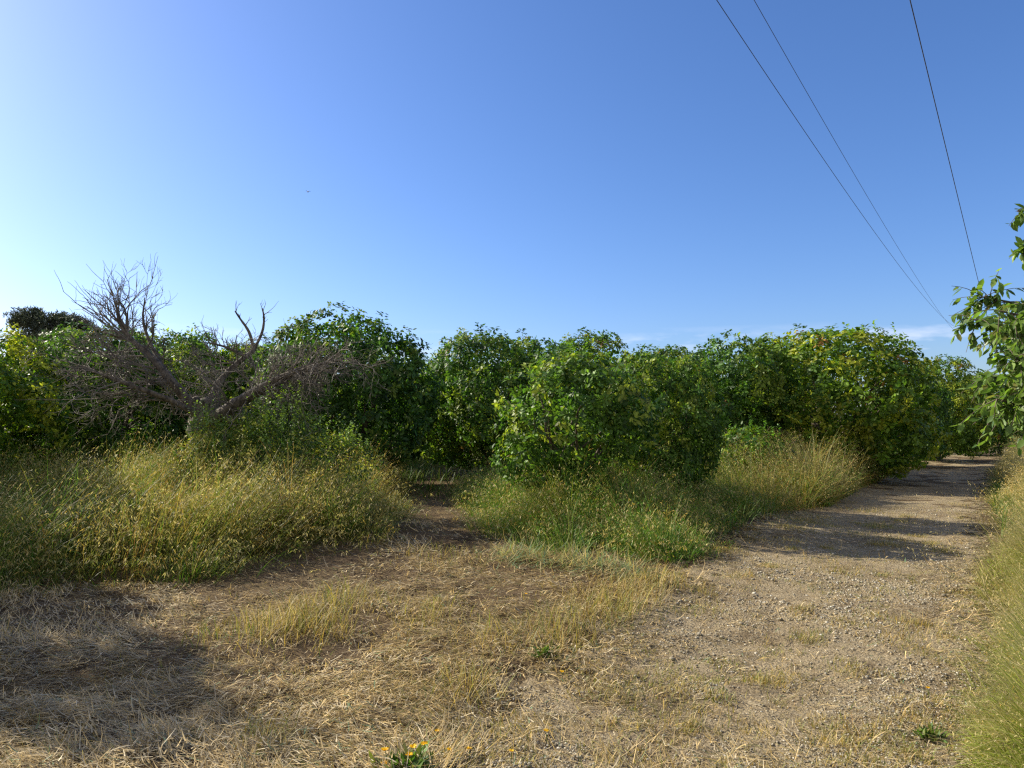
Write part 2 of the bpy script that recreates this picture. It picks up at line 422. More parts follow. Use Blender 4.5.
# right verge, close to the camera
VR = np.array([gnd(1004, 900), gnd(1008, 760), gnd(1012, 680), gnd(1014, 605), gnd(1018, 545), gnd(1120, 545), gnd(1220, 900)])
VF = np.array([gnd(1016, 545), gnd(1008, 500), gnd(1002, 470), gnd(1090, 462), gnd(1120, 545)])
def hr(x, y, ed): return np.clip(.42 + 1.2 * ed, .3, 1.2)
def wr(x, y):
    nz = fbm(x * 1.6, y * 1.6, 12)
    return np.stack([.06 + .15 * nz, .5 + 0 * x, .12 + .1 * nz, .9 - .2 * nz, .02 + 0 * x], 1)
vcol = ([YGREEN, YGREEN * 1.2, OLIVE, PALE, GOLD], [YGREEN * 1.2, YGREEN * 1.3, PALE, PALE * 1.15, PALE])
tall_grass('verge_grass', VR, 62000, hr, wr, (1.9, .5, .7), 'yellow green tall grass on the near right verge of the gravel', 'grass', .2, vcol, hcol=([PALE, GOLD, OLIVE], (.4, .2, .4)), per=4, ssz=.019, cden=4.5, crad=.24)
tall_grass('verge_grass', VF, 60000, hr, wr, (2.9, .7, .7), 'taller dry oats further along the right verge', 'grass', .5, vcol, hcol=([PALE, GOLD], (.6, .4)), per=8)
SIDE = np.array([gnd(868, 486), gnd(900, 471), gnd(930, 459), gnd(950, 453), gnd(940, 449), gnd(900, 456), gnd(850, 468)])
tall_grass('track_edge_grass', SIDE, 26000, lambda x, y, e_: .4 + .5 * np.clip(e_, 0, 1), lambda x, y: np.stack([.6 + 0 * x, .4 + 0 * x, .3 + 0 * x, .4 + 0 * x, .05 + 0 * x], 1), (2.6, 1.2, .6), 'shaded mixed grass at the foot of the broad yellowish tree', 'grass', .4,
           ([GREEN, OLIVE, OLIVE, GOLD, STRAW], [LUSH, OLIVE, GOLD, PALE, PALE]), hcol=([PALE, GOLD], (.6, .4)), per=6)
mb = MB(); n = 46
sp_ = np.array([gnd(R.uniform(985, 1015), R.uniform(520, 640)) for _ in range(n)]); b = base3(sp_[:, 0], sp_[:, 1])
c = mixc(n, [PALE, OLIVE, GOLD, YGREEN], (.4, .2, .2, .2))
ln_ = blades(mb, b, R.uniform(.6, 1.1, n), PI + R.normal(size=n) * .5, R.uniform(.3, .8, n), R.uniform(.4, 1.1, n), np.full(n, .0045), 7, c, c)
panicles(mb, ln_, np.tile(PALE, (n, 1)), per=12, sz=.026, spread=.04, frac=.35)
tag(mb.build('leaning_oats', M_GRASS), 'loose pale oat stalks leaning over the track from the right verge', 'grass', kind='stuff')
FAR = np.array([gnd(932, 453), gnd(955, 449), gnd(990, 447), gnd(1080, 445), gnd(1080, 438), gnd(930, 440)])
tall_grass('dry_grass', FAR, 60000, lambda x, y, e_: .5 + .6 * np.clip(e_ / 3, 0, 1), lambda x, y: np.stack([.2 + 0 * x, .2 + 0 * x, .3 + 0 * x, .6 + 0 * x, .1 + 0 * x], 1), (2.6, 1.2, .6), 'pale dry grass heaped at the far end of the track', 'grass', .4,
           ([GREEN, OLIVE, OLIVE, GOLD, STRAW], [GREEN, OLIVE, GOLD, PALE, PALE]), hcol=([PALE, GOLD], (.6, .4)), per=6)
# weeds under the orchard trees
mb = MB(); n = 190000
x = R.uniform(-16, 22, n); y = R.uniform(9.5, 34, n)
k = ~inside(BANK_L, x, y) & ~inside(BANK_C, x, y) & (seg_dist(TC, x, y) > 1.5) & (x < .74 * y + 2) & (x > -.8 * y - 2)
gap = np.abs(x - (-1.0 + (y - 13) * -.05)) < 1.1           # mown lane into the orchard
k &= ~(gap & (R.random(n) < .85)) & ~((x > -2.4) & (x < -.2) & (y < 13.5))
x, y = x[k], y[k]; n = len(x)
b = base3(x, y); h = R.uniform(.15, .5, n) * (.6 + .8 * fbm(x * .7, y * .7, 4))
blades(mb, b, h, R.random(n) * 7, .1 + .4 * R.random(n), .3 + .9 * R.random(n), R.uniform(.012, .022, n), 3, mixc(n, [GREEN, OLIVE, GOLD], (.7, .25, .06)), mixc(n, [LUSH, OLIVE, STRAW], (.68, .25, .07)))
tag(mb.build('orchard_weeds', M_GRASS), 'low weedy grass growing between the orchard trees', 'grass', kind='stuff')

# ------------------------------------------------------------------ mown straw on the ground
def near_pts(n, y0=2.3, y1=16., pw=1.5, xs=.80):
    u = R.random(n); a = 1 - pw
    y = (y0 ** a + u * (y1 ** a - y0 ** a)) ** (1 / a)
    x = (R.random(n) * 2 - 1) * (xs * y + .4)
    return x, y
mb = MB(); x, y = near_pts(330000)
trk = seg_dist(TC, x, y)
hw = np.interp(y, [2, 5, 8, 14], [1.5, 1.55, 1.35, 1.35])
on = np.clip((hw - trk) / .7, 0, 1)
clump = fbm(x * 1.7, y * 1.7, 60); fine = fbm(x * 6, y * 6, 61)
keep = R.random(len(x)) < (1 - .80 * on) * np.clip((clump - .33) * 4.2, .08, 1) * np.clip((fine - .22) * 3, .2, 1)
keep &= ~(inside(BANK_L, x, y) & (edged(BANK_L, x, y) > .7)) & ~(inside(BANK_C, x, y) & (edged(BANK_C, x, y) > .7))
x, y = x[keep], y[keep]; n = len(x); clump = clump[keep]
b = base3(x, y); b[:, 2] += .012 + R.random(n) ** 2 * .055 * np.clip(clump * 1.7, .3, 1.5)
swirl = fbm(x * .9, y * .9, 70) * 7
az = swirl + R.normal(size=n) * .75
far = np.clip(y / 5, .8, 2)
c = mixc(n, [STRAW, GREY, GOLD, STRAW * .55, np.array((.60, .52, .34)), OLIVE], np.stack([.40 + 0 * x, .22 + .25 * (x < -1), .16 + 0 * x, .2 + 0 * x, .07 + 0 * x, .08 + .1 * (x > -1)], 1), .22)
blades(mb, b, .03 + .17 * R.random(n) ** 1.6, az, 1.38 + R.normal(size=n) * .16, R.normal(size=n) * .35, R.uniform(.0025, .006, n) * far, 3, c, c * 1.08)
x, y = near_pts(85000, 2.3, 12., 1.5)
trk = seg_dist(TC, x, y); hw = np.interp(y, [2, 5, 8, 14], [1.5, 1.55, 1.35, 1.35]); on = np.clip((hw - trk) / .7, 0, 1)
keep = (R.random(len(x)) < (1 - .85 * on) * np.clip((fbm(x * 1.3, y * 1.3, 62) - .3) * 3, .15, 1)) & ~inside(BANK_L, x, y) & ~inside(BANK_C, x, y)
x, y = x[keep], y[keep]; n = len(x); b = base3(x, y); b[:, 2] += .015 + R.random(n) * .09 * np.clip((fbm(x * 2.6, y * 2.6, 63) - .35) * 3, 0, 1)
c = mixc(n, [STRAW * 1.1, np.array((.62, .53, .34)), GREY, STRAW * .6, BLUEG * 1.9], (.42, .22, .2, .12, .05), .2)
blades(mb, b, R.uniform(.02, .11, n), fbm(x * .9, y * .9, 70) * 7 + R.normal(size=n) * .7, 1.47 + R.normal(size=n) * .16, R.normal(size=n) * .55, R.uniform(.0045, .009, n) * np.clip(y / 5, .85, 1.8), 4, c, c * 1.1)

tag(mb.build('mown_straw', M_STRAW), 'cut straw and dry grass litter lying over the bare soil', 'straw', kind='stuff')

# short stubble and regrowth standing in the litter
mb = MB(); x, y = near_pts(170000, 2.3, 14.)
trk = seg_dist(TC, x, y); hw = np.interp(y, [2, 5, 8, 14], [1.5, 1.55, 1.35, 1.35])
cl = fbm(x * 2.2, y * 2.2, 80); cl2 = fbm(x * .8, y * .8, 85)
spots = [(gnd(300, 628), .7, 1.0), (gnd(350, 605), .5, 1.1), (gnd(225, 635), .5, .6), (gnd(615, 612), .9, 1.0), (gnd(560, 640), .7, .8), (gnd(660, 590), .7, 1.0), (gnd(500, 640), .6, .6), (gnd(440, 560), .8, .5), (gnd(270, 745), .3, .5), (gnd(590, 700), .5, .5), (gnd(610, 745), .35, .7), (gnd(470, 690), .4, .6), (gnd(430, 620), .6, .6)]
dn = .10 * np.clip((cl - .48) * 8, 0, 1)
hh = np.full(len(x), .06)
for p_, r_, a_ in spots:
    w_ = np.exp(-((x - p_[0]) ** 2 + (y - p_[1]) ** 2) / (r_ * .62) ** 2) * (.4 + 1.1 * cl)
    dn = np.maximum(dn, a_ * w_ * .75); hh = np.maximum(hh, .05 + .23 * a_ * w_ / (.5 + .6 * w_))
tuft2 = (fbm(x * 3.1, y * 3.1, 87) > .63) | ((fbm(x * 1.2, y * 1.2, 89) > .62) & (cl > .5)); tuft = (cl > .62) & (cl2 > .42)
dn = np.where(trk < hw - .3, np.where(tuft2, .9, .02), dn)
hh = np.where(trk < hw - .3, .045, hh)
nt_ = 150; tu = R.random(nt_); ty = 2.6 * (14 / 2.6) ** tu; ci_ = np.array([TC[k] for k in range(len(TC))])
txc = np.interp(ty, TC[:, 1], TC[:, 0]) + R.uniform(-1.7, 1.3, nt_); trd = R.uniform(.03, .11, nt_) * (1 + ty / 12); tk = R.integers(0, nt_, len(x))
use = R.random(len(x)) < .12
x = np.where(use, txc[tk] + R.normal(size=len(x)) * trd[tk], x); y = np.where(use, ty[tk] + R.normal(size=len(x)) * trd[tk], y)
dn = np.where(use, 1., dn); hh = np.where(use, .02 + .035 * ((tk * 37) % 11) / 10 * (1 + y / 14), hh); trk = seg_dist(TC, x, y)
keep = (R.random(len(x)) < dn) & ~inside(BANK_L, x, y) & ~inside(BANK_C, x, y)
x, y, hh, trk = x[keep], y[keep], hh[keep], trk[keep]; n = len(x)
b = base3(x, y); gw = fbm(x * 1.4, y * 1.4, 88)
w = np.stack([.12 + .35 * (gw > .56), .25 + .15 * (gw > .5), .42 + 0 * x, .3 + 0 * x, .05 + 0 * x], 1)
blades(mb, b, hh * R.uniform(.6, 1.5, n), R.random(n) * 7, .05 + .5 * R.random(n), .2 + .8 * R.random(n), R.uniform(.003, .006, n), 4, mixc(n, [GREEN, OLIVE, GOLD, STRAW, RUST], w), mixc(n, [YGREEN, OLIVE, GOLD, PALE, RUST], w))
tag(mb.build('short_grass', M_GRASS), 'short yellowing grass tufts regrowing through the straw and gravel', 'grass', kind='stuff')

# a raked swath of freshly cut green stems at the foot of the middle bank
mb = MB(); n = 1500
pa, pb = gnd(500, 560), gnd(645, 577)
t = R.random(n); pos = pa + (pb - pa) * t[:, None] + R.normal(size=(n, 2)) * np.array([.16, .22]) * (.6 + .8 * R.random((n, 1)))
b = base3(pos[:, 0], pos[:, 1]); b[:, 2] += .02 + .10 * R.random(n) * np.exp(-((t - .3) / .4) ** 2)
c = mixc(n, [BLUEG * 2.2, PALE * 1.1, STRAW, OLIVE * 1.2, GREEN], (.35, .25, .2, .2, .1))
blades(mb, b, R.uniform(.08, .34, n), R.normal(size=n) * 1.1 + np.where(R.random(n) < .5, 0, PI), 1.35 + R.normal(size=n) * .25, R.normal(size=n) * .8, R.uniform(.005, .009, n), 4, c, c)
tag(mb.build('cut_grass', M_GRASS), 'heap of pale green cut stems at the foot of the middle grass', 'cut grass', kind='stuff')

# gravel
ph = (1 + 5 ** .5) / 2
ICO = np.array([(-1, ph, 0), (1, ph, 0), (-1, -ph, 0), (1, -ph, 0), (0, -1, ph), (0, 1, ph), (0, -1, -ph), (0, 1, -ph), (ph, 0, -1), (ph, 0, 1), (-ph, 0, -1), (-ph, 0, 1)]) / 1.9
ICF = np.array([(0, 11, 5), (0, 5, 1), (0, 1, 7), (0, 7, 10), (0, 10, 11), (1, 5, 9), (5, 11, 4), (11, 10, 2), (10, 7, 6), (7, 1, 8), (3, 9, 4), (3, 4, 2), (3, 2, 6), (3, 6, 8), (3, 8, 9), (4, 9, 5), (2, 4, 11), (6, 2, 10), (8, 6, 7), (9, 8, 1)])
x, y = near_pts(190000, 2.3, 13., 1.75)
trk = seg_dist(TC, x, y); hw = np.interp(y, [2, 5, 8, 14], [1.6, 1.6, 1.4, 1.4]); cl = fbm(x * 1.5, y * 1.5, 140)
keep = R.random(len(x)) < np.clip((hw - trk) / .8, 0, 1) * np.clip((cl - .36) * 4.5, .14, 1)
x, y = x[keep], y[keep]; n = len(x)
r = .003 + .0072 * R.random(n) ** 2.2 + np.where(R.random(n) < .015, .010 * R.random(n), 0); r *= np.clip(y / 4.5, .9, 1.4)
sc = r[:, None] * R.uniform(.65, 1.3, (n, 3)) * np.array([1, 1, .6])
V = ICO[None] * sc[:, None] * R.uniform(.75, 1.2, (n, 12, 1))
a = R.random(n) * 2 * PI; ca, sa = np.cos(a)[:, None], np.sin(a)[:, None]
V = np.stack([V[..., 0] * ca - V[..., 1] * sa, V[..., 0] * sa + V[..., 1] * ca, V[..., 2]], -1)
V += np.stack([x, y, hgt(x, y) + .006 + sc[:, 2] * .45], 1)[:, None]
cc = mixc(n, [np.array((.29, .26, .19)), np.array((.36, .33, .255)), np.array((.20, .175, .125)), np.array((.29, .225, .125)), np.array((.48, .455, .385))], (.36, .28, .16, .12, .08), .15)
mb = MB(); mb.add(V.reshape(-1, 3), [(ICF[None] + (np.arange(n) * 12)[:, None, None]).reshape(-1, 3)], np.repeat(cc, 12, 0))
tag(mb.build('gravel', M_STONE), 'loose tan and grey gravel stones on the dirt track', 'gravel', kind='stuff')

# ------------------------------------------------------------------ trees
def lumpy(seed, amp=.25, f1=2.1, f2=4.6):
    r = np.random.default_rng(seed)
    K = [(amp, r.normal(size=(6, 3)) * f1, r.random(6) * 7), (amp * .6, r.normal(size=(8, 3)) * f2, r.random(8) * 7)]
    def f(d):
        s = 1.
        for a, k, p in K: s = s + a * np.sin(d @ k.T + p).sum(1) / len(p) ** .5
        return s
    return f

def leaves(mb, pos, dr, length, width, col, fold=.25, nrm=None):
    n = len(pos); dr = dr / np.linalg.norm(dr, axis=1)[:, None]
    if nrm is None: nrm = np.stack([R.normal(size=n) * .5, R.normal(size=n) * .5, np.ones(n)], 1)
    u = np.cross(dr, nrm); u /= np.linalg.norm(u, axis=1)[:, None] + 1e-9
    nn = np.cross(u, dr)
    L_ = length[:, None]; w = (width / 2)[:, None]; cu = (R.random((n, 1)) - .2) * .35
    mid = pos + dr * L_ * .5
    c = mid - nn * w * fold; tip = pos + dr * L_ - nn * L_ * cu
    m1 = pos + dr * L_ * .28; m2 = pos + dr * L_ * .66 - nn * L_ * cu * .3
    V = np.stack([pos, m1 + u * w * .92, m2 + u * w * .85, tip, m2 - u * w * .85, m1 - u * w * .92, c], 1)
    F_ = np.array([(0, 1, 6), (1, 2, 6), (2, 3, 6), (3, 4, 6), (4, 5, 6), (5, 0, 6)])
    mb.add(V.reshape(-1, 3), [(F_[None] + (np.arange(n) * 7)[:, None, None]).reshape(-1, 3)], np.repeat(col, 7, 0))

CL_D = np.array((.036, .088, .016)); CL_M = np.array((.074, .146, .024)); CL_Y = np.array((.165, .218, .034)); CL_B = np.array((.16, .10, .04))

def citrus_mesh(seed, nsh=1900, per=20, rx=1.9, rz=1.85, zc=2.05, leaf=.106, spiky=.25, nl=24, open_=.42):
    """crown of rounded lobes; the leaves sit in rosettes on the outer shell and face outwards"""
    r = np.random.default_rng(seed)
    k = np.arange(nl); u = np.clip(-.78 + 1.72 * (k + .5) / nl + r.normal(size=nl) * .06, -.85, .95); th = k * 2.39996 + r.normal(size=nl) * .35
    kk = np.where(u > 0, 2.0, 2.4); rho = (1 - np.abs(u) ** kk) ** (1 / kk)
    rl = rx * r.uniform(.25, .50, nl); rin = 1 - rl / rx
    cen = np.stack([np.cos(th) * rho * rx * rin, np.sin(th) * rho * rx * rin, u * np.where(u > 0, rz - rl * .9, rz - rl * .5)], 1)
    cen *= r.uniform(.80, 1.27, (nl, 1))
    cen = np.concatenate([cen, [[0, 0, .1]]]); rl = np.concatenate([rl, [rx * .62]])
    def shell(n, deep):
        P_, D_ = [], []
        tot = 0
        while tot < n:
            li = r.choice(len(rl), n, p=rl ** 2 / (rl ** 2).sum()); d = r.normal(size=(n, 3)); d /= np.linalg.norm(d, axis=1)[:, None]
            p = cen[li] + d * (rl[li] * (1 - deep * r.random(n) ** 2))[:, None]
            q_ = np.linalg.norm(p[:, None] - cen[None], axis=2) / rl[None]; q_[np.arange(n), li] = 9
            ok = (q_.min(1) > .88) & (p[:, 2] > -zc + .12)
            p = p + d * (np.abs(r.normal(size=n)) * .11 - .04)[:, None]; P_.append(p[ok]); D_.append(d[ok]); tot += ok.sum()
        return np.concatenate(P_)[:n], np.concatenate(D_)[:n]
    p, d = shell(nsh, .42)
    keep = r.random(len(p)) > open_ * (np.sin(p @ np.array([2.1, 1.7, 2.9]) + seed) * .5 + .5) ** 2; p, d = p[keep], d[keep]
    ni = int(nsh * .16); pi_ = cen[r.integers(0, len(rl), ni)] + r.normal(size=(ni, 3)) * rx * .16; pi_[:, 2] = np.maximum(pi_[:, 2], -zc + .25)
    di = r.normal(size=(ni, 3)); di /= np.linalg.norm(di, axis=1)[:, None]
    p = np.concatenate([p, pi_]); d = np.concatenate([d, di]); n1 = len(p)
    hue = r.random(n1); yel = np.clip(.08 + .8 * (fbm(p[:, 0] * 1.3 + seed, p[:, 2] * 1.3 + p[:, 1], seed) - .38) * 2, .04, .7)
    cs = np.where((hue < yel)[:, None], CL_Y, np.where((hue < .7)[:, None], CL_M, CL_D)) * (.7 + .6 * r.random((n1, 1)))
    cs = np.where((r.random(n1) < .003)[:, None], CL_B, cs)
    m = n1 * per; P = np.repeat(p, per, 0); D_ = np.repeat(d, per, 0)
    t = r.normal(size=(m, 3)); t -= (t * D_).sum(1)[:, None] * D_; t /= np.linalg.norm(t, axis=1)[:, None]
    rad = np.abs(r.normal(size=m)) * .075
    pos = P + t * rad[:, None] + D_ * (.05 - rad * .45 + r.normal(size=m) * .03)[:, None]
    dr = t + D_ * .35 + np.array([0, 0, -.28]) + r.normal(size=(m, 3)) * .3
    nrm = D_ + np.array([0, 0, .35]) + t * .4 + r.normal(size=(m, 3)) * .5
    ln = leaf * r.uniform(.6, 1.2, m); col = np.repeat(cs, per, 0) * (1 + .2 * r.normal(size=(m, 1))).clip(.5, 1.7)
    mb = MB(); up = np.array([0, 0, zc]); leaves(mb, pos + up, dr, ln, ln * r.uniform(.44, .58, m), col, .2, nrm)
    # a few upright water shoots above the dome
    ns = int(22 * spiky) + 2; top = p[p[:, 2] > rz * .45]; base = top[r.integers(0, len(top), ns)]; q_ = 16
    hts = r.uniform(.15, .42, ns); tt = np.tile(np.linspace(.1, 1, q_), ns)
    lean = r.normal(size=(ns, 3)) * .22 + np.array([0, 0, 1])
    pos = np.repeat(base, q_, 0) + np.repeat(lean * hts[:, None], q_, 0) * tt[:, None] + up
    a = r.random(ns * q_) * 7; dr = np.stack([np.cos(a), np.sin(a), .5 + 0 * a], 1); ln = leaf * r.uniform(.6, 1.0, ns * q_)
    leaves(mb, pos, dr, ln, ln * .5, np.tile(CL_M * 1.3, (ns * q_, 1)) * r.uniform(.7, 1.4, (ns * q_, 1)))
    return mesh('crown', np.concatenate(mb.v), [np.concatenate(q_) for q_ in mb.f.values()], np.concatenate(mb.c))

def trunk_mesh(seed, fork=.55, spread=1.0, top=2.6, r0=.11):
    rr = random.Random(seed); mb = MB()
    def V3(*a): return np.array(a, float)
    base = [V3(0, 0, -.05), V3(rr.uniform(-.05, .05), rr.uniform(-.05, .05), fork * .5), V3(rr.uniform(-.08, .08), rr.uniform(-.08, .08), fork)]
    tube(mb, base, [r0 * 1.25, r0, r0 * .95], 9, jit=.2)
    for k in range(5):
        a = k * 2 * PI / 5 + rr.uniform(-.4, .4); p = base[-1]; pts = [p - V3(0, 0, .06)]; rad = [r0 * .62]
        for s in range(1, 7):
            q_ = s / 6
            pts.append(V3(p[0] + math.cos(a) * spread * q_ ** .8 + rr.uniform(-.06, .06), p[1] + math.sin(a) * spread * q_ ** .8 + rr.uniform(-.06, .06), p[2] + (top - fork) * q_ * rr.uniform(.85, 1)))
            rad.append(r0 * .62 * (1 - .8 * q_))
        tube(mb, pts, rad, 6, jit=.15)
        for s in (2, 3, 4):
            a2 = a + rr.choice((-1, 1)) * rr.uniform(.6, 1.3); q0 = pts[s]
            br = [q0 + V3(math.cos(a2) * .22 * j, math.sin(a2) * .22 * j, .2 * j + rr.uniform(-.04, .04)) for j in range(4)]
            tube(mb, br, [rad[s] * .6 * (1 - .22 * j) for j in range(4)], 5, jit=.1)
    return mesh('trunk', np.concatenate(mb.v), [np.concatenate(q_) for q_ in mb.f.values()], np.concatenate(mb.c), True)

crowns = [citrus_mesh(100 + s, zc=2.05, spiky=(.2, .45, .2, .25, .5)[s]) for s in range(5)]
crown_small = citrus_mesh(140, nsh=900, rx=1.25, rz=1.15, zc=1.85, leaf=.098, spiky=.8, nl=19, open_=.95)
trunks = [trunk_mesh(s) for s in range(3)]
trunk_small = trunk_mesh(9, fork=.45, spread=.85, top=2.2, r0=.085)

# unit crown: about 1.95 m radius, top at 4.05 m
def citrus(px, top, halfw, Yd, v, label, tint=(1, 1, 1), rz=None, zs=1.0, crown=None, trunk=None, R0=2.0, T0=4.0):
    P = at(px, HY, Yd); ztop = at(px, top, Yd)[2] - hgt(P[0], P[1])
    sx = 1.08 * halfw / F * Yd / R0; sz = ztop / T0
    t = empty('citrus_tree', (P[0], P[1], float(hgt(P[0], P[1]))), R.random() * 6.28 if rz is None else rz)
    t.scale = (sx, sx, sz)
    tag(t, label, 'citrus tree', 'citrus trees of the orchard')
    o = obj('trunk', trunk or trunks[v % 3], M_BARK, t)
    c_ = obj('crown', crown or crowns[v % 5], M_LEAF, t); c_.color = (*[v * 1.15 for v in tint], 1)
    return t

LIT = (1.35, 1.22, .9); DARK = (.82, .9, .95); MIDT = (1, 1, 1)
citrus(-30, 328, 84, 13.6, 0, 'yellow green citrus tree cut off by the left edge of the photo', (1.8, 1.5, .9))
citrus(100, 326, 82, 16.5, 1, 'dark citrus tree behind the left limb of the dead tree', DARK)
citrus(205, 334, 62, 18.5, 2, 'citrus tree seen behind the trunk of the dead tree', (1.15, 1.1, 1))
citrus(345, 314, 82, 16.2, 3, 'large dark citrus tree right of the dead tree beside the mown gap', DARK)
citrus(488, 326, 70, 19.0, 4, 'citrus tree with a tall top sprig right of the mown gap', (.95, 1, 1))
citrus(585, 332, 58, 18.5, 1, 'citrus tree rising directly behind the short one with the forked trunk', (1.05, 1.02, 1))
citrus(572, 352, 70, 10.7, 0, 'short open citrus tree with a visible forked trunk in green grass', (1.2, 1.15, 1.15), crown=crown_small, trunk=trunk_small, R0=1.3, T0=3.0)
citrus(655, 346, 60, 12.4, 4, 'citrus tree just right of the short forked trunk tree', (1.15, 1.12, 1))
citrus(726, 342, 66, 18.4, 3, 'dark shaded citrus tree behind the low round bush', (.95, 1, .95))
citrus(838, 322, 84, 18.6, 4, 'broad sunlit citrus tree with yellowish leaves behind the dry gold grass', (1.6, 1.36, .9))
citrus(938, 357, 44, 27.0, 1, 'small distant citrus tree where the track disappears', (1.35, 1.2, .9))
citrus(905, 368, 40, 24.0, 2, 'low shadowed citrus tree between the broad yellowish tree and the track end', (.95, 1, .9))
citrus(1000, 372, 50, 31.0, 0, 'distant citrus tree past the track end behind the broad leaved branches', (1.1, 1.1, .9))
# second row, seen in the gaps
citrus(432, 356, 46, 26.0, 0, 'citrus tree deep in the orchard closing the mown gap', MIDT)
citrus(265, 338, 60, 22.0, 4, 'rear citrus tree between the dead tree trunk and the large dark tree', MIDT)
citrus(665, 347, 62, 24.0, 1, 'rear citrus tree peeking over the trees in the middle', MIDT)
citrus(775, 344, 60, 23.0, 0, 'rear citrus tree left of the broad yellowish tree', MIDT)
citrus(150, 336, 70, 23.5, 3, 'rear citrus tree behind the upright bare branches', MIDT)
citrus(40, 332, 70, 22.0, 2, 'rear citrus tree below the distant dark pine', MIDT)
citrus(350, 350, 62, 24.0, 1, 'rear citrus tree hidden mostly by the large dark tree beside the gap', MIDT)
citrus(535, 352, 60, 25.0, 2, 'rear citrus tree between the tall sprig tree and the short forked tree', MIDT)
# outside the frame on the left: its shade lies over the straw and the near end of the bank
P = (-9.4, 7.4); t = empty('shade_tree', (*P, float(hgt(*P))), 1.0); t.scale = (.80, .80, 1.22)
tag(t, 'tall leafy tree outside the left edge whose shade falls on the straw', 'tree')
obj('trunk', trunks[1], M_BARK, t); obj('crown', crowns[2], M_LEAF, t)

P = (-9.9, 10.3); t = empty('citrus_tree', (*P, float(hgt(*P))), 2.0); t.scale = (.85, .85, .98)
tag(t, 'citrus tree just outside the left edge shading the left end of the tall grass', 'citrus tree', 'citrus trees of the orchard')
obj('trunk', trunks[0], M_BARK, t); obj('crown', crowns[3], M_LEAF, t)

# low bush
P = at(752, 470, 15.0); zb = float(hgt(P[0], P[1]))
t = empty('low_bush', (P[0], P[1], zb)); tag(t, 'low round green bush in front of the dark shaded tree', 'bush')
bm_ = citrus_mesh(171, nsh=380, per=16, rx=.72, rz=.62, zc=.75, leaf=.085)
c_ = obj('crown', bm_, M_LEAF, t); c_.color = (1.05, 1.15, .9, 1)
obj('trunk', trunk_mesh(33, fork=.15, spread=.45, top=1.0, r0=.04), M_BARK, t)

for px, py, Yd, rx_, h_, lab in [(208, 480, 10.55, .42, 1.2, 'olive bushy weed hiding the foot of the dead trunk'), (286, 470, 10.6, .62, 1.5, 'grey green bushy weed standing under the right limb of the dead tree'), (246, 470, 11.0, .45, 1.45, 'narrow grey green weed between the dead trunk and the bushy weed'), (340, 480, 11.2, .5, 1.15, 'lower olive bushy weed at the right end of the left grass')]:
    P = at(px, py, Yd); zb = float(hgt(P[0], P[1])); t = empty('bushy_weed', (P[0], P[1], zb)); tag(t, lab, 'weed', 'bushy weeds by the dead tree')
    c_ = obj('foliage', citrus_mesh(int(px), nsh=300, per=18, rx=rx_, rz=h_ / 2, zc=h_ / 2 + .05, leaf=.05, spiky=2.5), M_LEAF, t); c_.color = (1.9, 1.5, 2.3, 1)
    mb = MB()
    for k in range(7):
        a = R.random() * 7; tube(mb, [(0, 0, 0), (.12 * math.cos(a), .12 * math.sin(a), h_ * .4), (.3 * math.cos(a), .3 * math.sin(a), h_ * .85)], [.012, .009, .004], 5, (.12, .14, .06))
    mb.build('stems', M_GRASS, t)

# ------------------------------------------------------------------ the dead tree
DY = 11.4
root3 = at(206, 470, DY); root3[2] = float(hgt(root3[0], root3[1]))
dt = empty('dead_tree', root3); tag(dt, 'bare grey dead tree with forked limbs and dense dry twigs', 'dead tree')
def D(px, py, dy=0.0): return at(px, py, DY + dy) - root3
rg = random.Random(5)
def smooth(pts, k=4):
    pts = np.array(pts, float); out_ = []
    for i_ in range(len(pts) - 1):
        p0 = pts[max(i_ - 1, 0)]; p1 = pts[i_]; p2 = pts[i_ + 1]; p3 = pts[min(i_ + 2, len(pts) - 1)]
        for s in range(k):
            u = s / k
            out_.append(.5 * (2 * p1 + (p2 - p0) * u + (2 * p0 - 5 * p1 + 4 * p2 - p3) * u * u + (3 * p1 - p0 - 3 * p2 + p3) * u ** 3))
    out_.append(pts[-1]); return np.array(out_)
tm = MB()
tube(tm, smooth([np.array([0, 0, -.1]), D(206, 452), D(204, 430), D(206, 414, .05), D(207, 402, .08)]), np.linspace(.28, .19, 17), 14, jit=.4)
tube(tm, smooth([D(205, 432), D(194, 408, -.05), D(197, 398, -.1)], 3), np.linspace(.14, .05, 7), 8, jit=.3)      # a broken stub
tm.build('trunk', M_DEAD, dt, True)

def twig(mb, p, d, ln, r, depth, up=.15, spread=.9, kids=(3, 5), wander=.13):
    n = 5; pts = [p]; q_ = d.copy()
    for i_ in range(n):
        q_ = q_ + np.array([rg.gauss(0, wander), rg.gauss(0, wander), rg.gauss(0, wander) + up * .3]); q_ /= np.linalg.norm(q_)
        pts.append(pts[-1] + q_ * ln / n)
    tube(mb, pts, np.linspace(r, r * .45, n + 1), 4 if r < .012 else 6, cap=r > .01)
    if depth <= 0: return
    for j in range(rg.randint(*kids)):
        s = rg.randint(1, n); base = pts[s]; dd = (pts[s] - pts[s - 1]); dd /= np.linalg.norm(dd)
        sd = np.cross(dd, np.array([rg.gauss(0, 1), rg.gauss(0, 1), rg.gauss(0, 1)])); sd /= np.linalg.norm(sd) + 1e-9
        nd = dd * rg.uniform(.5, 1) + sd * spread * rg.uniform(.6, 1.1) + np.array([0, 0, up]); nd /= np.linalg.norm(nd)
        twig(mb, base, nd, ln * rg.uniform(.4, .72), max(r * .55, .0033), depth - 1, up, spread, kids, wander)

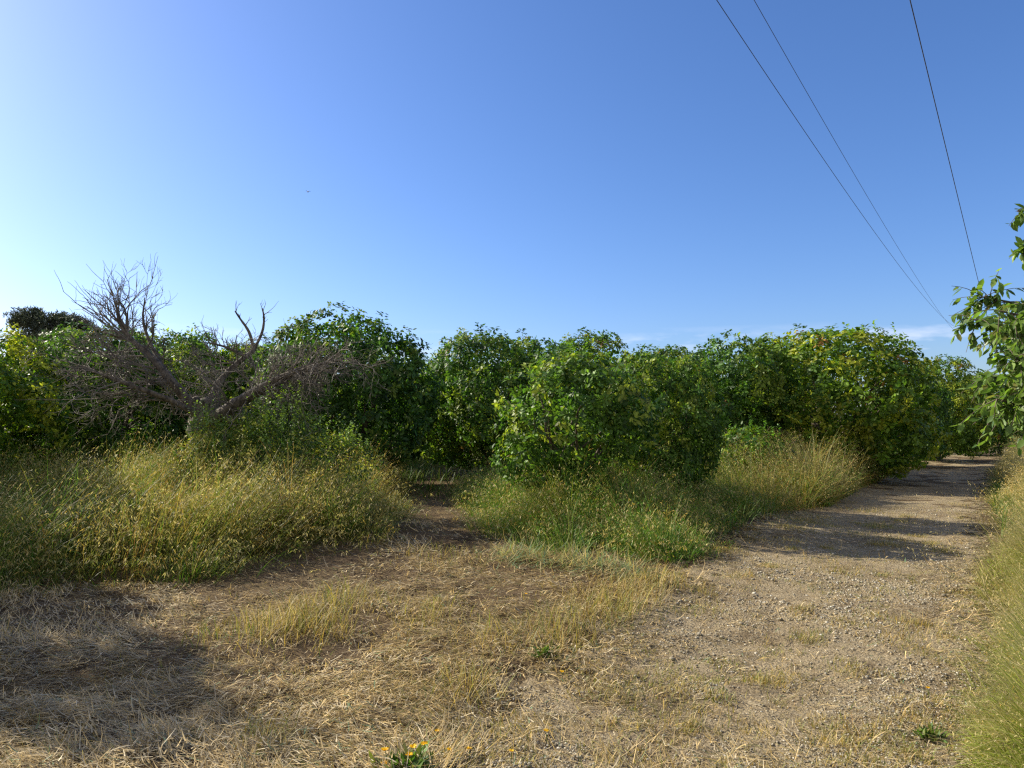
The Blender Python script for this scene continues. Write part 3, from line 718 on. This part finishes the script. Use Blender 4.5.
def limb(pts, r0, r1, specs, up=.15, spread=.9, kids=(3, 4)):
    lm = MB(); sm = smooth([D(*p) for p in pts], 4); n = len(sm)
    tube(lm, sm, np.linspace(r0, r1, n), 10, jit=.22)
    lo = lm.build('limb', M_DEAD, dt, True)
    tw = MB()
    for cnt, ln, depth, lo_, hi_, dirv, js in specs:
        for j in range(cnt):
            s = min(n - 1, max(1, int(rg.uniform(lo_, hi_) * (n - 1)))); rad = r0 + (r1 - r0) * s / (n - 1)
            dv = np.array(dirv, float) + np.array([rg.gauss(0, js), rg.gauss(0, js), rg.gauss(0, js)]); dv /= np.linalg.norm(dv)
            twig(tw, sm[s], dv, ln * rg.uniform(.6, 1.25), min(rad * .5, .014), depth, up, spread, kids)
    tw.build('twigs', M_TWIG, lo, False)

# left limb, rising to the tall bare spray against the sky
limb([(203, 424), (190, 404, -.1), (172, 382, -.2), (150, 356, -.1), (130, 338, 0), (119, 320, .1), (116, 300, .1)], .095, .010,
     [(8, .62, 2, .6, .95, (-.25, .1, .8), .35), (5, .50, 2, .85, 1, (.1, 0, 1), .3), (12, .95, 3, .3, .6, (-1, -.25, .08), .3), (4, .5, 2, .5, .8, (.3, -.3, .7), .4), (6, 1.0, 2, .55, .7, (-1, .1, .42), .12)], up=.12, spread=.6, kids=(3, 4))
# second upright spray
limb([(172, 382, -.2), (160, 362, .2), (148, 338, .4), (143, 318, .5), (145, 298, .5)], .045, .008,
     [(8, .5, 2, .35, 1, (.25, 0, .9), .35), (6, .6, 3, .1, .4, (.3, -.3, .1), .5)], up=.16, spread=.6)
# right limb: thick, leaning out, with a grey thicket of twigs
limb([(208, 424), (225, 412, -.2), (248, 397, -.4), (276, 381, -.5), (300, 370, -.5), (318, 364, -.4)], .135, .03,
     [(23, .68, 3, .3, 1, (.85, -.3, .12), .38), (14, .6, 3, .35, .9, (.6, .4, .4), .4), (11, .6, 3, .4, 1, (.7, -.5, -.35), .4), (5, .5, 3, .2, .6, (.1, -.3, .7), .4)], up=-.02, spread=.75)
# middle limb ending in thick bare forks above the crowns
limb([(207, 412, .05), (216, 388, .3), (232, 368, .5), (254, 350, .6)], .075, .035,
     [(10, .5, 3, .2, .9, (.4, -.2, .3), .55), (12, .55, 3, .1, .8, (-.8, -.2, .15), .4)], up=.03)
limb([(254, 350, .6), (249, 332, .6), (241, 320, .55), (235, 311, .5)], .032, .010, [(4, .2, 1, .4, 1, (0, 0, 1), .5)], up=.1, spread=.7, kids=(1, 2))
limb([(254, 350, .6), (262, 332, .7), (264, 318, .7), (262, 308, .7)], .030, .010, [(5, .22, 1, .4, 1, (.2, 0, 1), .5)], up=.1, spread=.7, kids=(1, 2))
limb([(244, 356, .5), (228, 348, .4), (214, 344, .3), (202, 342, .2)], .026, .008, [(8, .26, 2, .2, 1, (-.2, 0, 1), .4)], up=.12, spread=.6, kids=(2, 3))
# low left limb holding the dark thicket
limb([(196, 414, -.1), (170, 400, -.4), (138, 388, -.6), (106, 376, -.6), (84, 366, -.5)], .055, .012,
     [(10, .6, 3, .2, 1, (-.75, -.2, .3), .4), (4, .5, 3, .3, 1, (-.9, -.3, .0), .3), (7, .5, 3, .2, .8, (-.2, -.2, .6), .4)], up=.02)

# ------------------------------------------------------------------ broad-leaved tree at the right edge
RY = 6.4
rt0 = at(1190, 560, RY); rt0[2] = float(hgt(rt0[0], rt0[1]))
rt = empty('broadleaf_tree', rt0); tag(rt, 'broad leaved tree reaching in from the right edge with drooping leaves', 'tree')
def T(px, py, dy=0.0): return at(px + 5, py - 3, RY + dy) - rt0
rb = MB()
tube(rb, smooth([np.array([0, 0, -.1]), T(1188, 480), T(1180, 400), T(1170, 300, .1), T(1165, 200, .2), T(1160, 130, .2)]), np.linspace(.13, .04, 21), 9, jit=.15)
rb.build('trunk', M_BARK, rt, True)
ends = [((1180, 400), (1090, 360, -.1), (1020, 335, -.1), (966, 322, -.1)), ((1180, 420), (1090, 400, .2), (1030, 390, .25), (985, 378, .3)),
        ((1175, 380), (1085, 330, .3), (1025, 310, .3), (978, 300, .3)), ((1172, 340), (1090, 290, 0), (1042, 268, 0), (1018, 254, 0)),
        ((1168, 260), (1080, 225, .1), (1040, 214, .1), (1012, 214, .1)), ((1180, 430), (1100, 425, -.2), (1040, 415, -.2), (992, 402, -.2)),
        ((1176, 390), (1100, 370, .6), (1040, 350, .6), (1000, 340, .6)), ((1170, 300), (1120, 250, .4), (1090, 210, .4), (1075, 180, .4)),
        ((1178, 400), (1100, 385, -.5), (1050, 372, -.6), (1010, 362, -.6)), ((1165, 220), (1130, 170, -.2), (1120, 140, -.2), (1110, 120, -.2)), ((1180, 430), (1100, 410, -.3), (1050, 395, -.35), (1012, 384, -.4)), ((1180, 440), (1110, 440, .4), (1050, 425, .4), (1010, 412, .45)), ((1178, 400), (1100, 350, -.3), (1040, 325, -.35), (995, 314, -.4)),
        ((1180, 400), (1250, 330, .2), (1320, 300, .3), (1380, 290, .3)), ((1175, 350), (1230, 270, -.3), (1300, 220, -.4), (1350, 200, -.4)), ((1170, 300), (1200, 200, .3), (1240, 140, .5), (1260, 110, .5)), ((1180, 420), (1260, 400, -.3), (1330, 380, -.3), (1390, 370, -.3))]
bb = MB(); lf = MB()
for e_ in ends:
    sm = smooth([T(*p) for p in e_], 5); tube(bb, sm, np.linspace(.03, .006, len(sm)), 5)
    full = e_[0][1] > 380 or e_[-1][1] > 290
    for j in range(48 if full else (12 if e_[-1][1] > 230 else 4)):
        s = rg.randint(4, len(sm) - 1) if full else rg.randint(9, len(sm) - 1); p = sm[s]
        dv = np.array([rg.gauss(-.25, .6), rg.gauss(0, .6), rg.gauss(.05, .4)]); dv /= np.linalg.norm(dv)
        L0 = rg.uniform(.14, .38) * (1 if full else .65); pts = np.array([p + dv * L0 * u - np.array([0, 0, .10 * u * u]) for u in np.linspace(0, 1, 5)])
        tube(bb, pts, np.linspace(.005, .002, 5), 4, cap=False)
        m = rg.randint(8, 13); t_i = R.random(m) * 4; k_ = np.minimum(t_i.astype(int), 3); fr = (t_i - k_)[:, None]
        pos = pts[k_] * (1 - fr) + pts[k_ + 1] * fr
        dr = dv[None] * .45 + R.normal(size=(m, 3)) * .5 + np.array([-.05, -.1, -.55])
        ln = R.uniform(.055, .118, m)
        c = mixc(m, [np.array((.14, .225, .05)), np.array((.19, .28, .07)), np.array((.09, .16, .04)), np.array((.2, .2, .06))], (.45, .3, .2, .05), .15)
        leaves(lf, pos, dr, ln, ln * R.uniform(.42, .55, m), c, .3)
br_ = bb.build('branches', M_BARK, rt, True)
lf.build('leaves', M_WALNUT, rt)

# ------------------------------------------------------------------ distant pine
PY = 46.0
P = at(46, 440, PY); P[2] = float(hgt(P[0], P[1]))
pt = empty('pine_tree', P); tag(pt, 'distant dark pine above the orchard at far left', 'pine tree')
mb = MB(); tube(mb, [(0, 0, -.1), (.1, 0, 3), (0, .1, 6.5), (.1, 0, 8)], [.28, .22, .14, .06], 8, jit=.1); mb.build('trunk', M_BARK, pt, True)
lf = MB()
for cx, cy, hw_, hh_, dy in [(26, 318, 15, 9, 0), (48, 325, 22, 12, 0), (72, 322, 18, 7, 0), (84, 328, 12, 6, 1), (60, 317, 9, 4, 0), (18, 324, 9, 6, 0), (52, 340, 30, 12, 0), (40, 345, 30, 14, 2), (66, 340, 20, 10, -2), (36, 312, 7, 4, 0)]:
    c0 = at(cx, cy, PY + dy) - P; s = PY / F; m = int(15 * hw_ * hh_ / 6)
    d = R.normal(size=(m, 3)); d /= np.linalg.norm(d, axis=1)[:, None]; d *= (R.random((m, 1)) ** .4) * (.75 + .5 * R.random((m, 1)))
    p = c0 + d * np.array([hw_ * s, hw_ * s, hh_ * s]); per = 7
    pp = np.repeat(p, per, 0); dr = R.normal(size=(m * per, 3)) + np.array([0, 0, .6])
    leaves(lf, pp, dr, R.uniform(.16, .3, m * per), np.full(m * per, .05), mixc(m * per, [np.array((.075, .095, .07)), np.array((.10, .125, .08))], (.5, .5)))  # needle colours lifted towards grey: distance haze put into the colour
lf.build('crown', M_PINE, pt)

# ------------------------------------------------------------------ small green plants in the straw
def rosette(name, px, py, nl, ln, label, cat, flowers=()):
    g2 = gnd(px, py); b0 = np.array([g2[0], g2[1], float(hgt(*g2))]); t = empty(name, b0); tag(t, label, cat)
    mb = MB(); m = nl
    a = R.random(m) * 2 * PI; el = R.uniform(.2, 1.2, m); L0 = ln * R.uniform(.55, 1.1, m)
    off = R.normal(size=(m, 2)) * ln * .35
    dr = np.stack([np.cos(a) * np.cos(el), np.sin(a) * np.cos(el), np.sin(el)], 1)
    leaves(mb, np.concatenate([off, np.full((m, 1), .0)], 1) + np.array([0, 0, .01]), dr, L0, L0 * R.uniform(.2, .34, m), mixc(m, [LUSH * .9, YGREEN * .7, GREEN, OLIVE * .8], (.35, .3, .3, .2)), .3)
    mb.build('leaves', M_GRASS, t)
    for fx, fy in flowers:
        p = at(fx, fy, g2[1] + R.uniform(-.03, .03)) - b0
        fl = MB(); tube(fl, [np.array([p[0] * .6, p[1], 0]), np.array([p[0] * .9, p[1], max(p[2], .03) * .6]), np.array([p[0], p[1], max(p[2], .05)])], .0018, 4, (.1, .16, .04))
        so = fl.build('stem', M_GRASS, t); flower(so, np.array([p[0], p[1], max(p[2], .05)]))
    return t
def flower(par, c, r=.021):
    fl = MB(); m = 14; a = np.arange(m) * 2 * PI / m + R.random() * 6
    dr = np.stack([np.cos(a), np.sin(a), .45 + 0 * a], 1)
    leaves(fl, np.tile(c, (m, 1)), dr, np.full(m, r), np.full(m, r * .5), np.tile((.85, .56, .012), (m, 1)), .1)
    return fl.build('petals', M_FLOWER, par)
rosette('marigold_plant', 408, 774, 130, .12, 'low leafy green plant with yellow flowers at the bottom of the photo', 'flowering plant',
        [(385, 750), (409, 755), (424, 744), (403, 762), (384, 766), (413, 747)])
rosette('green_weed', 543, 658, 46, .10, 'small bright green weed in the straw near the track', 'weed')
rosette('leafy_weed', 930, 735, 50, .075, 'leafy green weed at the right rim of the gravel', 'weed')
def loose_flower(px, py, label):
    g2 = gnd(px, py + 12); b0 = np.array([g2[0], g2[1], float(hgt(*g2))]); t = empty('yellow_flower', b0); tag(t, label, 'flower', 'single yellow flowers in the cut grass')
    fl = MB(); tube(fl, [(0, 0, -.01), (.004, 0, .03), (.0, .004, .06)], .0016, 4, (.1, .16, .04)); fl.build('stem', M_GRASS, t); flower(t, np.array([0, .004, .06]), .016)
for px, py, l in [(449, 748, 'yellow flower nearest the leafy flowering plant on its right'), (469, 743, 'yellow flower second to the right of the leafy flowering plant'),
                  (511, 746, 'yellow flower bottom centre beside a pale fallen stem'), (546, 727, 'yellow flower standing alone above the bottom edge at centre'),
                  (437, 727, 'yellow flower above and right of the leafy flowering plant'), (609, 606, 'yellow flower in the grass at the left rim of the gravel'),
                  (562, 665, 'yellow flower just below the small bright green weed'), (928, 678, 'yellow flower near the right verge of the track'), (526, 592, 'yellow flower in the shaded straw below the cut stems')]:
    loose_flower(px, py, l)

# ------------------------------------------------------------------ overhead wires
def wire(pts, a, azd, label, rad=.0075):
    az = math.radians(azd); u = np.array([math.sin(az), math.cos(az)]); nn = np.array([math.cos(az), -math.sin(az)])
    S, Hh = [], []
    for p in pts:
        d = ray(*p); t = a / (nn @ d[:2]); S.append(t * (u @ d[:2])); Hh.append(EYE + t * d[2])
    k = np.polyfit(S, Hh, 2 if len(S) > 2 else 1); 
    s = np.concatenate([np.arange(-30, 30, 1.), np.arange(30, 75, 3.)]); h = np.polyval(k, s)
    smax = max(S); over = s > smax
    sl = np.polyval(np.polyder(k), smax); h = np.where(over, np.polyval(k, smax) + sl * (s - smax) + .0012 * (s - smax) ** 2, h)
    mb = MB(); tube(mb, np.stack([u[0] * s + nn[0] * a, u[1] * s + nn[1] * a, h], 1), rad, 6)
    tag(mb.build('power_line', M_WIRE, None, True), label, 'cable', 'overhead cables along the track')
wire([(712, 0), (800, 117), (880, 240), (917, 290), (940, 314)], -4.2, 35.2, 'lowest and leftmost dark cable crossing the sky toward the track end')
wire([(750, 0), (820, 110), (870, 195), (905, 265), (936, 306)], -3.6, 35.2, 'thin middle cable running just right of the leftmost one', .006)
wire([(910, 0), (930, 82), (950, 165), (978, 280)], -1.2, 36, 'steep rightmost cable ending behind the broad leaved tree')

# ------------------------------------------------------------------ bird
bp_ = at(308, 192, 46); t = empty('bird', bp_, .4); t.scale = (.62, .9, 1.5); tag(t, 'tiny dark bird flying alone in the open sky', 'bird')
mb = MB(); tube(mb, [(0, -.13, 0), (0, -.08, .01), (0, 0, .012), (0, .08, .01), (0, .13, .0)], [.012, .035, .045, .03, .008], 8, (1, 1, 1)); mb.build('body', M_BIRD, t, True)
for s in (-1, 1):
    mb = MB(); v = [(s * .02, .05, .01), (s * .12, .04, .05), (s * .26, -.05, .03), (s * .12, -.05, .045), (s * .02, -.06, .01)]
    v2 = [(a_, b_, c_ - .008) for a_, b_, c_ in v]
    mb.add(np.array(v + v2), [np.array([[0, 1, 2, 3, 4], [9, 8, 7, 6, 5]]), np.array([[k, (k + 1) % 5, 5 + (k + 1) % 5, 5 + k] for k in range(5)])]); mb.build('wing', M_BIRD, t)

# ------------------------------------------------------------------ light, sky, camera
SUN_AZ, SUN_EL = -65.0, 30.0          # degrees from +Y towards +X, above the horizon
sd = bpy.data.lights.new('sun', 'SUN'); sd.energy = 5.0; sd.angle = math.radians(.55); sd.color = (1, .905, .73)
so = bpy.data.objects.new('sun', sd); C.objects.link(so)
az, el = math.radians(SUN_AZ), math.radians(SUN_EL)
sv = Vector((math.sin(az) * math.cos(el), math.cos(az) * math.cos(el), math.sin(el)))
so.rotation_euler = sv.to_track_quat('Z', 'Y').to_euler()
so.location = (-20, 10, 25)

w = bpy.data.worlds.new('World'); bpy.context.scene.world = w; w.use_nodes = True
nt = w.node_tree; N = nt.nodes; L = nt.links; N.clear()
out = N.new('ShaderNodeOutputWorld'); bg = N.new('ShaderNodeBackground'); bg.inputs['Strength'].default_value = .1
sky = N.new('ShaderNodeTexSky'); sky.sky_type = 'NISHITA'; sky.sun_disc = False
sky.sun_elevation = el; sky.sun_rotation = az; sky.altitude = 100; sky.air_density = 1.0; sky.dust_density = 1.05; sky.ozone_density = 6.0
vm = N.new('ShaderNodeVectorMath'); vm.operation = 'MULTIPLY'; vm.inputs[1].default_value = (.985, .952, 1.055)      # the camera's white balance
hs = N.new('ShaderNodeHueSaturation'); hs.inputs['Saturation'].default_value = 1.08
L.new(sky.outputs[0], vm.inputs[0]); L.new(vm.outputs[0], hs.inputs['Color'])
# thin low clouds: a noise over the direction, in a narrow band above the horizon
tc = N.new('ShaderNodeTexCoord'); mp = N.new('ShaderNodeMapping'); mp.inputs['Scale'].default_value = (5, 5, 22)
no = N.new('ShaderNodeTexNoise'); no.inputs['Scale'].default_value = 1.6; no.inputs['Detail'].default_value = 7; no.inputs['Roughness'].default_value = .55
L.new(tc.outputs['Generated'], mp.inputs['Vector']); L.new(mp.outputs[0], no.inputs['Vector'])
r1 = N.new('ShaderNodeMapRange'); r1.inputs['From Min'].default_value = .52; r1.inputs['From Max'].default_value = .68; L.new(no.outputs['Fac'], r1.inputs['Value'])
sx = N.new('ShaderNodeSeparateXYZ'); L.new(tc.outputs['Generated'], sx.inputs[0])
r2 = N.new('ShaderNodeMapRange'); r2.inputs['From Min'].default_value = .098; r2.inputs['From Max'].default_value = .124; r2.inputs['To Min'].default_value = 1; r2.inputs['To Max'].default_value = 0
L.new(sx.outputs['Z'], r2.inputs['Value'])
mm = N.new('ShaderNodeMath'); mm.operation = 'MULTIPLY'; L.new(r1.outputs[0], mm.inputs[0]); L.new(r2.outputs[0], mm.inputs[1])
m2 = N.new('ShaderNodeMath'); m2.operation = 'MULTIPLY'; m2.inputs[1].default_value = .4; L.new(mm.outputs[0], m2.inputs[0])
mx = N.new('ShaderNodeMix'); mx.data_type = 'RGBA'; mx.inputs[7].default_value = (7.6, 7.4, 8.0, 1)
L.new(m2.outputs[0], mx.inputs['Factor']); L.new(hs.outputs[0], mx.inputs[6])
# broken white clouds, unseen, added behind the camera as neutral fill light
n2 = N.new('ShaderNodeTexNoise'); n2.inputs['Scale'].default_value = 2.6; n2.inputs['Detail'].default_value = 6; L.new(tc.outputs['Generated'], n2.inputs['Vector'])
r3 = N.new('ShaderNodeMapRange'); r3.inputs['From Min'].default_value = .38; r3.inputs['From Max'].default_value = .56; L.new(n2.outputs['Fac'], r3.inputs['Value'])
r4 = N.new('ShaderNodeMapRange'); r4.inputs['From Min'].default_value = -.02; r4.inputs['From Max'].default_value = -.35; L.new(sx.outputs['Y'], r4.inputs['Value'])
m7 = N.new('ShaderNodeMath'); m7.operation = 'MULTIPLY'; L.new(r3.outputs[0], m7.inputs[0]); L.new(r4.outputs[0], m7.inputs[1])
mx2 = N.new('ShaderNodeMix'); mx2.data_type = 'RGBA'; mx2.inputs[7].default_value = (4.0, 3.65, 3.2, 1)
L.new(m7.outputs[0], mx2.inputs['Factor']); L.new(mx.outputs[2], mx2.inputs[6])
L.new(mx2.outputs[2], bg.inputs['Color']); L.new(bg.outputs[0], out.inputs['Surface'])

cam = bpy.data.cameras.new('camera'); co = bpy.data.objects.new('camera', cam); C.objects.link(co)
cam.sensor_fit = 'HORIZONTAL'; cam.sensor_width = 36; cam.lens = F / W_ * 36; cam.clip_start = .05; cam.clip_end = 5000
co.location = (0, 0, EYE); co.rotation_euler = (PI / 2 + PITCH, 0, 0)
S = bpy.context.scene; S.camera = co
S.view_settings.view_transform = 'Standard'; S.view_settings.look = 'None'; S.view_settings.exposure = .84; S.view_settings.gamma = 1
S.view_settings.use_curve_mapping = False
S.render.engine = 'CYCLES'; S.cycles.max_bounces = 8; S.cycles.transparent_max_bounces = 8
S.cycles.use_denoising = False; S.cycles.use_adaptive_sampling = False; S.cycles.filter_width = 1.3
